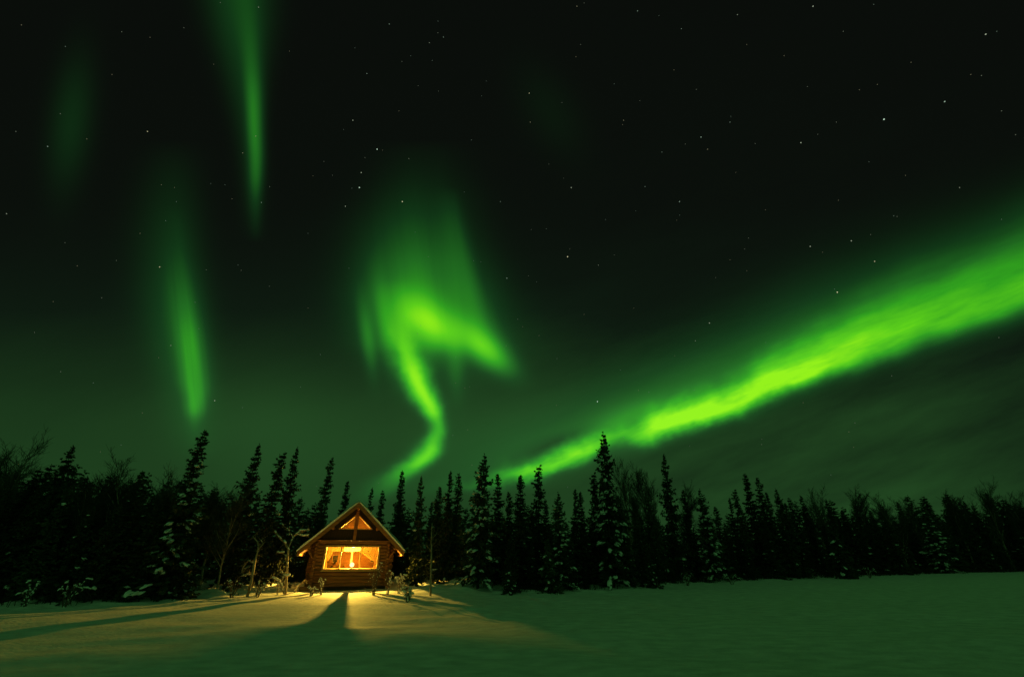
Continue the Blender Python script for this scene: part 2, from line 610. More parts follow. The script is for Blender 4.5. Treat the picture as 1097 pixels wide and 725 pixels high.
# chinking and inner lining behind the logs
for x0, x1, z0, z1 in ((-HW, HW, .2, WZ0 - .1), (-HW, HW, WZ1 + .1, 2.56), (-HW, -WX - .1, WZ0 - .1, WZ1 + .1), (WX + .1, HW, WZ0 - .1, WZ1 + .1)):
    fw.box(x0, x1, .03, .09, z0, z1)
fw.build('wall', MAT['log'], cabin, True)
SW = (.35, 1.75, 1.12, 2.08)                        # side windows y0 y1 z0 z1
for sgn in (-1, 1):
    w = MB()
    x = sgn * (HW - .02)
    for z in courses:
        zz = z + .09
        if zz > 2.42:
            continue
        if SW[2] - .14 < zz < SW[3] + .14:
            log_run(w, (x, -.26, zz), (x, SW[0] - .08, zz), LR)
            log_run(w, (x, SW[1] + .08, zz), (x, DEPTH + .25, zz), LR)
        else:
            log_run(w, (x, -.26 + rc.uniform(-.04, .04), zz), (x, DEPTH + .25, zz), LR)
    xi0, xi1 = sorted((x - sgn * .03, x - sgn * .09))
    for y0, y1, z0, z1 in ((.1, DEPTH, .2, SW[2] - .08), (.1, DEPTH, SW[3] + .08, 2.66), (.1, SW[0] - .08, SW[2] - .08, SW[3] + .08), (SW[1] + .08, DEPTH, SW[2] - .08, SW[3] + .08)):
        w.box(xi0, xi1, y0, y1, z0, z1)
    w.build('wall', MAT['log'], cabin, True)
    win = MB()
    y0, y1, z0, z1 = SW
    xa, xb = sorted((x + sgn * .11, x - sgn * .11))
    win.box(xa, xb, y0 - .08, y0, z0 - .08, z1 + .08)
    win.box(xa, xb, y1, y1 + .08, z0 - .08, z1 + .08)
    win.box(xa, xb, y0, y1, z0 - .08, z0)
    win.box(xa, xb, y0, y1, z1, z1 + .08)
    wn = win.build('window', MAT['trim'], cabin)
    pn = MB()
    pn.box(x - .004, x + .004, y0, y1, z0, z1)
    pn.build('pane', MAT['glass'], wn)
bw = MB()
for z in courses:
    log_run(bw, (-HW - .2, DEPTH, z), (HW + .2, DEPTH, z), LR)
bw.box(-HW, HW, DEPTH - .1, DEPTH - .04, .2, 2.56)
bw.prism([(-HW, 2.56), (HW, 2.56), (0, roof_z(0) - .2)], DEPTH - .1, DEPTH)
bw.build('wall', MAT['pine'], cabin, True)
fl = MB()
fl.box(-HW + .1, HW - .1, .1, DEPTH - .1, .12, .38)
fl.build('floor', MAT['pine'], cabin)
# foundation skirt
sk = MB()
sk.box(-HW - .02, HW + .02, -.03, .09, -.2, .2)
sk.box(-HW - .02, -HW + .08, .1, DEPTH, -.2, .2)
sk.box(HW - .08, HW + .02, .1, DEPTH, -.2, .2)
sk.build('foundation', MAT['dark'], cabin)
# gable: dark boards round the two triangular lights
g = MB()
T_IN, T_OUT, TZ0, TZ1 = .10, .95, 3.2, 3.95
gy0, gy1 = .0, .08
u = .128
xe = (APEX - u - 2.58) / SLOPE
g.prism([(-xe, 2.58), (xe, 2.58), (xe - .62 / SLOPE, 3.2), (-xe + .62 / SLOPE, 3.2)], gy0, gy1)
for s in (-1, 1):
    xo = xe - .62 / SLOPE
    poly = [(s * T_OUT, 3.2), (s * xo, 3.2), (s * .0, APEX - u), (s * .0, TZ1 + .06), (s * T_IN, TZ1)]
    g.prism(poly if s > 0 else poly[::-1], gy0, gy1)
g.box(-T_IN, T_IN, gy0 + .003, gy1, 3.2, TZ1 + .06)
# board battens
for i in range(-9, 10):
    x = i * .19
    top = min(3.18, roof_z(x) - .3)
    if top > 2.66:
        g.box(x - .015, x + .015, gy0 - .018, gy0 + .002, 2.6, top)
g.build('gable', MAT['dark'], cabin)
for s in (-1, 1):
    f = MB()
    a, b, c_ = Vector((s * T_IN, 0, TZ0)), Vector((s * T_OUT, 0, TZ0)), Vector((s * T_IN, 0, TZ1))
    def strip(p, q, w_, y0=-.04, y1=.10):
        d = (q - p).normalized()
        nrm = Vector((-d.z, 0, d.x)) * (w_ / 2)
        poly = [(p - nrm).xz, (q - nrm).xz, (q + nrm).xz, (p + nrm).xz]
        f.prism([tuple(t) for t in poly], y0, y1)
    strip(a + Vector((0, 0, .01)), b + Vector((0, 0, .01)), .06)
    strip(b, c_, .06, -.043, .103)
    strip(c_, a, .05, -.046, .106)
    gw = f.build('gable_window', MAT['trim'], cabin)
    p = MB()
    tri = [(s * T_IN, TZ0), (s * T_OUT, TZ0), (s * T_IN, TZ1)]
    p.prism(tri if s > 0 else tri[::-1], .03, .038)
    p.build('pane', MAT['glass'], gw)
b = MB()
b.box(-HW - .12, HW + .12, -.16, .10, 2.40, 2.57)
b.build('beam', MAT['log'], cabin)
b = MB()
b.box(-.085, .085, -.12, -.02, 2.57, 4.2)
b.build('king_post', MAT['log'], cabin)
# roof: two slabs, purlins, rake boards, snow
rf = MB()
EX = 2.85
th = .12
for s in (-1, 1):
    poly = [(s * 0, APEX - th), (s * EX, roof_z(EX) - th), (s * EX, roof_z(EX)), (s * 0, APEX)]
    rf.prism(poly if s < 0 else poly, -OVER, DEPTH + .7)
roof = rf.build('roof', MAT['roof'], cabin)
for s in (-1, 1):
    rk = MB()
    poly = [(s * .0, APEX - .27), (s * (EX + .02), roof_z(EX) - .27), (s * (EX + .02), roof_z(EX) + .0), (s * .0, APEX + .0)]
    rk.prism(poly, -OVER - .05, -OVER - .003)
    rk.build('rake_board', MAT['log'], roof)
    ev = MB()
    m_ = s * (EX + .003)
    ev.box(min(m_, m_ + s * .04), max(m_, m_ + s * .04), -OVER, DEPTH + .7, roof_z(EX) - .24, roof_z(EX))
    ev.build('eave_board', MAT['log'], roof)
for x in (-2.38, -1.25, 0.0, 1.25, 2.38):
    pl = MB()
    zc = roof_z(x) - th - .12 * (1.25 if x == 0 else 1.1)
    pl.tube([(x, -.95 + rc.uniform(-.04, .04), zc), (x, .2 if abs(x) > 2.2 else .0, zc)] if abs(x) < 2.2 else [(x, -.95, zc), (x, DEPTH + .5, zc)], .095, 10)
    pl.build('purlin', MAT['log'], roof, True)
for s in (-1, 1):                                   # eave braces under the outer purlins
    br = MB()
    br.tube([(s * 2.1, -.12, 1.62), (s * 2.36, -.55, 2.02)], .055, 8)
    br.build('brace', MAT['log'], cabin, True)
sn = MB()
ny_, nx_ = 40, 44
grid = []
rs = random.Random(3)
for j in range(ny_ + 1):
    y = -OVER - .10 + (DEPTH + .9 + OVER) * j / ny_
    for i in range(nx_ + 1):
        x = -EX - .07 + (2 * EX + .14) * i / nx_
        edge = min(1, min(i, nx_ - i) / 2.0, min(j, ny_ - j) / 1.5)
        h = (.10 + .05 * math.sin(x * 2.1 + y) * math.sin(y * 1.3) + .05 * mnoise.noise(Vector((x * 1.6, y * 1.6, 3.1)))) * (edge ** .5) + rs.uniform(-.008, .008)
        ridge = -.08 * math.exp(-(x / .22) ** 2)
        grid.append((x, y, APEX + .012 + ridge * 0 - SLOPE * math.sqrt(x * x + .012) + .105 + h - .002))
nb = len(grid)
grid += [(x, y, min(z - .02, APEX + .004 - SLOPE * abs(x))) for x, y, z in grid]
w_ = nx_ + 1
fs_ = []
for j in range(ny_):
    for i in range(nx_):
        a = j * w_ + i
        fs_.append((a, a + 1, a + w_ + 1, a + w_))
        fs_.append((nb + a, nb + a + w_, nb + a + w_ + 1, nb + a + 1))
for j in range(ny_):
    for i0 in (0, nx_):
        a, b2 = j * w_ + i0, (j + 1) * w_ + i0
        fs_.append((a, b2, nb + b2, nb + a))
for i in range(nx_):
    for j0 in (0, ny_):
        a, b2 = j0 * w_ + i, j0 * w_ + i + 1
        fs_.append((a, b2, nb + b2, nb + a))
sn.add(grid, fs_)
sn.build('roof_snow', MAT['lump'], roof, True)
# front window
fr = MB()
for x0, x1, z0, z1 in ((-WX - .10, -WX, WZ0 - .1, WZ1 + .1), (WX, WX + .10, WZ0 - .1, WZ1 + .1), (-WX, WX, WZ1, WZ1 + .1), (-WX, WX, WZ0 - .1, WZ0)):
    fr.box(x0, x1, -.12, .26, z0, z1)
win = fr.build('window', MAT['trim'], cabin)
MUL = (-.64, .47)
for x, w_m in zip(MUL, (.06, .05)):
    m_ = MB()
    m_.box(x - w_m / 2, x + w_m / 2, -.05, .04, WZ0, WZ1)
    m_.build('mullion', MAT['trim'], win)
ex = [-WX] + list(MUL) + [WX]
for i in range(3):
    p = MB()
    p.box(ex[i] + .03, ex[i + 1] - .03, -.009, -.003, WZ0, WZ1)
    p.build('pane', MAT['glass'], win)
s_ = MB()
s_.box(-WX - .14, WX + .14, -.19, -.121, WZ0 - .13, WZ0 - .07)
s_.box(-WX + .003, WX - .003, .05, .46, WZ0 - .075, WZ0 + .012)
s_.build('sill', MAT['trim'], win)
# log step at the wall foot, drifted snow lies over it
st = MB()
st.box(-2.5, -1.5, -.75, -.15, -.1, .22)
st.build('step', MAT['log'], cabin)


def in_cabin(p):
    return cab_m @ Vector(p)


def cab_thing(name, label, cat, loc, group=None):
    return thing(name, label, cat, in_cabin(loc), CAB_RZ, group)


def hanging_cloth(mb, x0f, x1f, z0, z1, y, folds, amp, nz=14, nx=40, zs=None):
    vs, fs = [], []
    zs = zs or [z0 + (z1 - z0) * j / nz for j in range(nz + 1)]
    nz = len(zs) - 1
    for z in zs:
        for i in range(nx + 1):
            k = i / nx
            x = x0f(z) + (x1f(z) - x0f(z)) * k
            vs.append((x, y + amp * math.sin(k * folds * 2 * math.pi) + .3 * amp * math.sin(k * 31 + z * 9), z))
    w = nx + 1
    fs = [(j * w + i, j * w + i + 1, (j + 1) * w + i + 1, (j + 1) * w + i) for j in range(nz) for i in range(nx)]
    mb.add(vs, fs)


VB = 1.975
for s, lab in ((-1, 'ochre cloth valance across the top of the cabin window left of the cream drape'), (1, 'ochre cloth valance across the top of the cabin window right of the cream drape')):
    cu = MB()
    a, b_ = sorted((s * .50, s * (WX - .02)))
    hanging_cloth(cu, lambda z: a, lambda z: b_, VB + (.021 if s < 0 else .023), WZ1 - .01, .155, 7, .014)
    o = cu.build('valance', MAT['valance'], None, True)
    o.matrix_world = cab_m
    tag(o, lab, 'curtain', 'valances of the cabin window')
cu = MB()


def half(z):
    return float(np.interp(z, [1.40, 1.55, 1.80, 1.925, 1.955, 1.974, 1.986, 1.996, 2.22], [.06, .046, .044, .048, .064, .10, .17, .51, .60]))


def half_r(z):
    return float(np.interp(z, [1.40, 1.55, 1.80, 1.974, 1.988, 1.997, 2.22], [.06, .046, .040, .040, .08, .51, .60]))


hanging_cloth(cu, lambda z: -half(z) - .010, lambda z: half_r(z) - .010, 0, 0, .19, 6, .012, zs=[1.40, 1.45, 1.5, 1.6, 1.7, 1.8, 1.84, 1.88, 1.905, 1.93, 1.945, 1.955, 1.965, 1.978, 1.985, 1.993, 1.999, 2.006, 2.02, 2.08, 2.15, WZ1 - .01])
o = cu.build('drape', MAT['drape'], None, True)
o.matrix_world = cab_m
tag(o, 'cream drape gathered to a narrow neck above the glowing lamp in mid window', 'curtain')

for s, lab in ((-1, 'narrow gold side drape tied back at the left edge of the cabin window'), (1, 'gold side drape added at the right of the cabin window, arched to limit its light')):
    cu = MB()
    if s < 0:
        x0f, x1f = (lambda z: -WX + .02), (lambda z: float(np.interp(z, [1.1, 1.45, 1.6, 1.9], [-1.28, -1.36, -1.26, -1.10])))
    else:
        x0f, x1f = (lambda z: float(np.interp(z, [1.1, 1.42, 1.52, 1.70, 1.84, 1.94, 2.0], [1.20, 1.34, 1.16, .84, .62, .42, .30]))), (lambda z: WX - .02)  # right drape added, its edge cut to limit the light on the snow
    hanging_cloth(cu, x0f, x1f, WZ0 + .03, VB + .06, .21, 5, .016, nz=26)
    o = cu.build('drape', MAT['side'], None, True)
    o.matrix_world = cab_m
    tag(o, lab, 'curtain')

for x, lab in ((-.64, 'added glowing cloth strip behind the left mullion of the cabin window'), (.47, 'added glowing cloth strip behind the right mullion of the cabin window')):  # cloth strips added so the mullions show as bright lines
    cu = MB()
    hanging_cloth(cu, lambda z: x - .036 - .01 * math.sin(z * 5), lambda z: x + .036 + .015 * math.sin(z * 7), WZ0 + .03, VB + .05, .13, 2, .012, nz=12, nx=12)
    o = cu.build('drape', MAT['mullion_glow'], None, True)
    o.matrix_world = cab_m
    tag(o, lab, 'curtain')

tl = cab_thing('table_lamp', 'small table lamp with round glowing globe on the inner cabin window sill', 'lamp', (.06, .17, WZ0 + .014))
b = MB()
b.lathe([(0, 0), (.07, 0), (.07, .015), (.025, .03), (.018, .07), (.03, .085), (0, .085)], 20)
b.build('base', MAT['brass'], tl, True)
gbl = MB()
gbl.lathe([(.125 * math.sin(math.pi * i / 12) + .0005, .19 - .125 * math.cos(math.pi * i / 12)) for i in range(13)], 24)
gbl.build('lamp_shade', MAT['globe'], tl, True)

LAMP_L = (0.0, 1.55, 2.13)
pd = cab_thing('reflector_lamp', 'unseen lamp hanging inside the cabin behind the window, reflector hood added', 'lamp', LAMP_L)
b = MB()
b.lathe([(.02, .14), (.05, .13), (.13, .02), (.14, -.02), (.136, -.02), (.125, .02), (.045, .12), (.02, .125)], 24)
hood = b.build('lamp_shade', MAT['metal'], pd, True)  # unseen hood, added so direct light goes only toward the window
hood.rotation_euler = (R(-75), 0, 0)
hood.location = (0, .10, .01)
b = MB()
b.tube([(0, .16, .05), (0, .16, 2.0)], .008, 6)
b.build('cord', MAT['metal'], pd)
ld = bpy.data.lights.new('lamp_light', 'SPOT')
ld.energy = LAMP_W
ld.color = LAMP_COL
ld.spot_size = R(178)
ld.spot_blend = .05
ld.shadow_soft_size = .014
lo = bpy.data.objects.new('lamp_light', ld)
COL.objects.link(lo)
lo.parent = pd
lo.location = (0, 0, 0)
lo.rotation_euler = (R(84), 0, math.pi)       # along local -y, a little down
ld2 = bpy.data.lights.new('loft_fill_light', 'POINT')  # unseen fill, added so the triangular gable windows glow
ld2.energy = LOFT_FILL_W
ld2.color = (1.0, .50, .035)
ld2.shadow_soft_size = .06
lf = cab_thing('loft_fill', 'unseen bulb added under the roof to brighten the triangular gable windows', 'lamp', (.0, 3.0, 2.75))
b = MB()
b.lathe([(0.001, -.06), (.035, -.045), (.045, -.01), (.03, .03), (.016, .05), (.016, .09), (0.001, .09)], 16)
b.build('bulb', MAT['globe'], lf, True)
b = MB()
b.tube([(0, 0, .09), (0, 0, 1.5)], .007, 6)
b.build('cord', MAT['metal'], lf)
lo2 = bpy.data.objects.new('loft_fill_light', ld2)
COL.objects.link(lo2)
lo2.parent = lf
lo2.location = (0, -.12, 0)

for x, z, w, h, lab in ((-.95, 1.62, .34, .42, 'dark framed picture on the cabin back wall seen through the left pane'), (1.12, 1.55, .34, .3, 'dark framed picture on the cabin back wall seen through the right pane')):
    t_ = cab_thing('wall_picture', lab, 'picture', (x * 1.2, DEPTH - .13, z), 'pictures on the cabin wall')
    b = MB()
    b.box(-w / 2, w / 2, -.03, 0, -h / 2, h / 2)
    b.build('print', MAT['picture'], t_)
    b = MB()
    for q in ((-w / 2 - .03, -w / 2, -h / 2 - .03, h / 2 + .03), (w / 2, w / 2 + .03, -h / 2 - .03, h / 2 + .03), (-w / 2, w / 2, h / 2, h / 2 + .03), (-w / 2, w / 2, -h / 2 - .03, -h / 2)):
        b.box(q[0], q[1], -.04, 0, q[2], q[3])
    b.build('frame', MAT['trim'], t_)


# ------------------------------------------------------------------ trees
def spruce_parts(seed, H, Rb, p=.85, snow=0.0, dens=1.0, club=.0, droop=.35, bare=.05, lean=0.0):
    """trunk, crown and snow of one spruce standing at the origin"""
    rnd = random.Random(seed)
    tr, cr_, sn_ = MB(), MB(), MB()
    bend = [Vector((lean * (i / 8) ** 1.6 + rnd.uniform(-.03, .03) * i / 8, rnd.uniform(-.03, .03) * i / 8, H * i / 8)) for i in range(9)]

    def axis_at(z):
        k = max(0, min(7.999, z / H * 8))
        i = int(k)
        return bend[i].lerp(bend[i + 1], k - i)
    tr.tube([bend[0] - Vector((0, 0, .4))] + bend, [.075 * H / 8 + .035] + [(.075 * H / 8 + .02) * (1 - i / 8) ** .9 + .012 for i in range(9)], 7)
    nlev = int(H * 7.0 * dens)
    wob = [rnd.uniform(.72, 1.22) for _ in range(14)]
    gap = [rnd.random() for _ in range(40)]
    for lv in range(nlev):
        t = bare + (1 - bare) * (lv + rnd.random() * .9) / nlev
        if t > .995:
            continue
        z0 = t * H
        k = t * 12
        lump = wob[int(k)] * (1 - k % 1) + wob[int(k) + 1] * (k % 1)
        Lm = Rb * (1 - t) ** p * lump + .07 + club * math.exp(-((t - .92) / .045) ** 2)
        if t < .18:
            Lm *= .65 + 2 * t
        for bi in range(rnd.randint(3, 5)):
            az = rnd.uniform(0, 2 * math.pi)
            sector = int((az / (2 * math.pi) * 5 + int(t * 8) * 5)) % 40
            L = Lm * rnd.uniform(.55, 1.18) * (.62 if gap[sector] < .25 else 1)
            o = Vector((math.cos(az), math.sin(az), 0))
            sd = Vector((-o.y, o.x, 0))
            c = axis_at(z0)
            dr = droop * rnd.uniform(.6, 1.5) * (1.15 - .9 * t)
            up = .25 * t
            pt = lambda s: c + o * (s * L) + Vector((0, 0, L * (up * s - dr * s ** 1.3 + .22 * s ** 3)))
            m = int(3 + L * 8)
            # branch wood
            cr_.add([pt(0) + Vector((0, 0, .015)), pt(0) - Vector((0, 0, .015)), pt(.9)], [(0, 1, 2)])
            for q in range(m):
                s = (q + rnd.random()) / m
                pp = pt(min(1, s * 1.02))
                for _ in range(rnd.choice((2, 2, 3))):
                    d = o * rnd.uniform(.15, 1.0) + sd * rnd.uniform(-1, 1) + Vector((0, 0, rnd.uniform(-.75, .25)))
                    d.normalize()
                    l = rnd.uniform(.16, .40) * (1.1 - .35 * s) * min(1, .42 + .8 * L)
                    wv = d.cross(Vector((rnd.uniform(-1, 1), rnd.uniform(-1, 1), rnd.uniform(-.2, 1.2))))
                    if wv.length < 1e-3:
                        continue
                    wv.normalize()
                    wv *= l * rnd.uniform(.17, .34)
                    mid = pp + d * (l * .45)
                    cr_.add([pp, mid + wv, pp + d * l, mid - wv], [(0, 1, 2, 3)])
            if snow and t < .93 and L > .25 and rnd.random() < snow * (1.15 - t * .6):
                s = rnd.uniform(.35, .7)
                for q in range(rnd.randint(3, 6)):
                    pp = pt(min(1, s)) + sd * rnd.uniform(-.07, .07) + Vector((0, 0, .02 + rnd.uniform(-.03, .02)))
                    a = rnd.uniform(.05, .125) * min(1.35, .7 + L * .35)
                    sn_.blob(pp, a * rnd.uniform(1.2, 1.9), a * rnd.uniform(.7, 1.1), a * .5, az + rnd.uniform(-.5, .5), rnd, .6 * dr + rnd.uniform(.1, .5))
                    s += rnd.uniform(.05, .10)
    # leader
    tp = axis_at(H)
    for q in range(16):
        d = Vector((rnd.uniform(-1, 1), rnd.uniform(-1, 1), rnd.uniform(.2, 1.4))).normalized()
        pp = tp - Vector((0, 0, rnd.uniform(0, .5)))
        l = rnd.uniform(.08, .2)
        wv = d.cross(Vector((rnd.random(), rnd.random(), .3))).normalized() * l * .22
        cr_.add([pp, pp + d * l * .45 + wv, pp + d * l, pp + d * l * .45 - wv], [(0, 1, 2, 3)])
    return tr, cr_, sn_


def make_tree(name, parts, mats, H):
    tr, cr_, sn_ = parts
    root = thing(name, None, None)
    tr.build('trunk', mats[0], root, True)
    c = cr_.build('crown', mats[1], root)
    if sn_ is not None and sn_.v:
        sn_.build('snow', MAT['lump'], c, True)['kind'] = 'stuff'
    root['_h'] = H
    return root


def copy_tree(o, parent=None):
    c = o.copy()
    COL.objects.link(c)
    if parent:
        c.parent = parent
    for ch in list(o.children):
        copy_tree(ch, c)
    return c


BASEH = 8.0
SM = (MAT['bark'], MAT['needle'])
PROTO = {
    'spire': [make_tree('spruce_tree', spruce_parts(11, BASEH, 1.30, .80, .02, 1.15, .05), SM, BASEH),
              make_tree('spruce_tree', spruce_parts(12, BASEH, 1.10, .70, .015, 1.15, .10), SM, BASEH),
              make_tree('spruce_tree', spruce_parts(13, BASEH, 1.40, .85, .02, 1.1, .03, lean=.12), SM, BASEH),
              make_tree('spruce_tree', spruce_parts(14, BASEH, 1.15, .55, .03, .95, .02, .55, lean=-.15), SM, BASEH),
              make_tree('spruce_tree', spruce_parts(15, BASEH, 1.5, 1.05, .02, 1.25, .12, .3), SM, BASEH)],
    'broad': [make_tree('spruce_tree', spruce_parts(21, BASEH, 2.1, .95, .03, 1.1, .0, .4), SM, BASEH),
              make_tree('spruce_tree', spruce_parts(22, BASEH, 1.9, .85, .02, 1.1, .02, .32), SM, BASEH)],
    'snowy': [make_tree('spruce_tree', spruce_parts(31, BASEH, 2.0, .92, .46, 1.1, .0, .42), SM, BASEH),
              make_tree('spruce_tree', spruce_parts(32, BASEH, 1.6, .85, .42, 1.15, .04, .4), SM, BASEH)],
}
used = set()


def plant(kind, idx, pos, H, width, rz, label, cat, group=None):
    pr = PROTO[kind][idx % len(PROTO[kind])]
    if id(pr) in used:
        t_ = copy_tree(pr)
    else:
        t_ = pr
        used.add(id(pr))
    hh = t_['_h']
    t_.location = pos
    t_.rotation_euler = (rt.gauss(0, .018), rt.gauss(0, .018), rz)
    t_.scale = (H / hh * width, H / hh * width, H / hh)
    for k in ('group',):
        if k in t_:
            del t_[k]
    return tag(t_, label, cat, group)


rt = random.Random(77)


def place_by_top(px, py, dy):
    """the spot dy metres behind the forest edge whose tree top shows at this place of the photograph"""
    d = ray(px, py)
    Y = 28.0
    for _ in range(30):
        Y = .5 * Y + .5 * (tree_edge(d.x / d.y * Y) + dy)
    p = at(px, py, Y)
    g0 = gz(p.x, p.y)
    return Vector((p.x, p.y, g0 - .05)), p.z - g0


LABELLED = [
    # kind, top x, top y, metres behind the edge, width, label
    ('broad', 80, 477, 2.2, .85, 'dark pointed spruce rising above the bare birches near the left edge'),
    ('snowy', 223, 462, .9, 1.05, 'tall broad spruce with snow clumps on its boughs left of the cabin'),
    ('broad', 277, 475, 3.5, .72, 'tall leaning-tipped spruce between the big snow-clumped spruce and the cabin roof'),
    ('spire', 301, 484, 3.9, .9, 'slim spruce close between two taller spires left of the cabin gable'),
    ('broad', 320, 479, 4.5, .62, 'tall dark spruce spire directly above the left eave of the cabin'),
    ('spire', 352, 489, 9.0, .75, 'thin column-like spruce standing alone against the sky behind the left roof slope'),
    ('spire', 373, 515, 9.5, .75, 'short thin spruce tip just left of the cabin gable peak'),
    ('spire', 398, 522, 9.5, .7, 'small pointed spruce tip just right of the cabin gable peak'),
    ('spire', 410, 525, 9.0, .8, 'low spruce tip above the right roof slope of the cabin'),
    ('spire', 432, 504, 7.0, .85, 'pointed spruce above the right eave under the curl of green aurora'),
    ('broad', 455, 510, 2.6, .62, 'wide dark spruce directly right of the cabin behind the lit thin trunk'),
    ('spire', 470, 520, 3.4, .9, 'low spruce tip between the wide dark spruce and the close twin tops'),
    ('spire', 482, 504, 3.0, .75, 'left one of the close twin spruce tops right of the cabin'),
    ('spire', 491, 506, 3.6, .8, 'right one of the close twin spruce tops right of the cabin'),
    ('snowy', 516, 485, 1.0, .92, 'tall knobby spruce with drooping snowy boughs above a lit snow bank'),
    ('spire', 533, 507, 2.4, 1.0, 'dark spruce pressed against the right side of the tall knobby snowy spruce'),
    ('spire', 547, 526, 3.6, .85, 'low spruce between the knobby snowy spruce and the middle of the treeline'),
    ('spire', 556, 508, 1.8, 1.05, 'blunt-topped spruce left of a needle-thin spire in the middle of the treeline'),
    ('spire', 573, 497, 3.0, .85, 'needle-thin spruce spire piercing the lower end of the long aurora band'),
    ('spire', 584, 534, 1.8, 1.0, 'low spruce at the right foot of the needle-thin spire'),
    ('snowy', 598, 526, .8, 1.05, 'low spruce with pale snow on its lowest boughs right of the needle-thin spire'),
    ('spire', 613, 524, 2.4, .8, 'left half of a pair of equal spruce tips left of the tallest spruce'),
    ('spire', 621, 526, 2.0, .85, 'right half of a pair of equal spruce tips left of the tallest spruce'),
    ('spire', 634, 505, 2.0, .8, 'spruce shouldering the left side of the tallest spruce'),
    ('snowy', 643, 461, .7, .80, 'tallest spruce in the middle with snow down its right side'),
    ('spire', 663, 530, 1.8, 1.05, 'low dark spruce at the right side of the tallest spruce'),
    ('spire', 679, 532, 2.2, .95, 'thin low spruce in front of the pale bare trees'),
    ('broad', 693, 530, 1.8, .8, 'broad low spruce between the pale bare trees and a tall spire'),
    ('broad', 707, 487, 1.8, .66, 'tall spruce spire standing alone right of the pale bare trees'),
    ('spire', 732, 524, 1.6, .95, 'single low spruce tip right of the lone tall spire'),
    ('snowy', 749, 523, 1.0, 1.0, 'spruce with long snow-streaked drooping boughs right of the lone tall spire'),
    ('spire', 766, 542, 1.6, 1.0, 'lowest spruce in the dip of the treeline right of centre'),
    ('spire', 780, 533, 2.0, .8, 'left shoulder spruce of the jagged cluster right of centre'),
    ('spire', 787, 524, 1.6, .9, 'spruce beside the highest tip of the jagged cluster right of centre'),
    ('spire', 796, 507, 2.2, 1.0, 'highest spruce of the jagged cluster right of centre'),
    ('spire', 810, 511, 1.8, .95, 'second highest spruce of the jagged cluster right of centre'),
    ('spire', 820, 527, 2.4, .8, 'right end spruce of the jagged cluster right of centre'),
    ('broad', 833, 522, 1.4, .75, 'spruce with a leaning tip after the gap right of the jagged cluster'),
    ('spire', 845, 533, 2.4, .9, 'low spruce right of the leaning tip after the jagged cluster'),
    ('spire', 884, 535, 1.6, .85, 'bare-topped thin spruce between two fuzzy bare crowns on the right'),
    ('broad', 858, 530, 2.6, .8, 'soft-topped spruce below the first fuzzy bare crown on the right'),
    ('broad', 930, 545, 1.6, .9, 'dark spruce behind the small snowy sapling on the right'),
    ('snowy', 985, 538, .5, 1.15, 'wide spruce with bright snow clumps on slanting boughs at the far right'),
    ('broad', 1040, 540, 2.0, .9, 'dark spruce right of the wide snow-clumped spruce at the far right'),
]
for i, (kind, px, py, dy, wd, lab) in enumerate(LABELLED):
    pos, H = place_by_top(px, py, dy)
    plant(kind, i, pos, H, wd * min(1.0, 8.5 / H + .12), rt.uniform(0, 6.28), lab, 'tree', 'spruces of the forest edge')

# lower spruces crowding behind and between the labelled ones
SKY_X = [-80, 0, 72, 150, 215, 260, 350, 420, 470, 560, 700, 760, 860, 1000, 1180]
SKY_Y = [494, 497, 494, 500, 514, 522, 532, 538, 530, 537, 545, 546, 533, 525, 525]


def off_cabin(p, r=4.6):
    q = cab_m.inverted() @ p
    return not (-HW - 1.9 < q.x < HW + 1.9 and -4.5 < q.y < DEPTH + 1.6)


def in_light(p):
    """the open strips beside the cabin where the side windows light the snow banks"""
    for bx, by, lo_x, hi_x in ((-2.7, 30.0, 465, 545), (-14.8, 27.8, 196, 244)):
        if p.y < by + 1.2 and lo_x < CX + FPX * p.x / (p.y * cp - 1.5 * sp) < hi_x:
            return True
        if math.hypot(p.x - bx, p.y - by) < 1.6:
            return True
    q = cab_m.inverted() @ p
    return abs(q.x) < 8.5 and -3.6 < q.y < 2.2


for row, (step, dy0, dy1, lo_, hi_) in enumerate(((19, .6, 1.6, 20, 58), (21, 2.6, 4.6, 8, 40), (20, 6.0, 9.0, 2, 26))):
    px = -70 + row * 6
    while px < 1190:
        px += step * rt.uniform(.7, 1.3)
        py = float(np.interp(px, SKY_X, SKY_Y)) + rt.uniform(lo_, hi_)
        pos, H = place_by_top(px, py, rt.uniform(dy0, dy1))
        if not off_cabin(pos) or H < 1.2 or in_light(pos):
            continue
        side = 'left' if px < 330 else ('middle' if px < 700 else 'right')
        lab = {'left': 'low dark spruce crowded into the shadowed wood left of the cabin',
               'middle': 'low dark spruce packed beneath the taller spires right of the cabin',
               'right': 'low dark spruce packed into the receding treeline on the right'}[side]
        grp = {'left': 'low spruces left of the cabin', 'middle': 'low spruces right of the cabin', 'right': 'low spruces of the right treeline'}[side]
        kind = 'broad' if (rt.random() < (.6 if side != 'middle' else .3)) else 'spire'
        plant(kind, rt.randint(0, 9), pos, H, rt.uniform(.85, 1.3) * (1.1 if kind == 'spire' else .95), rt.uniform(0, 6.28), lab, 'tree', grp)


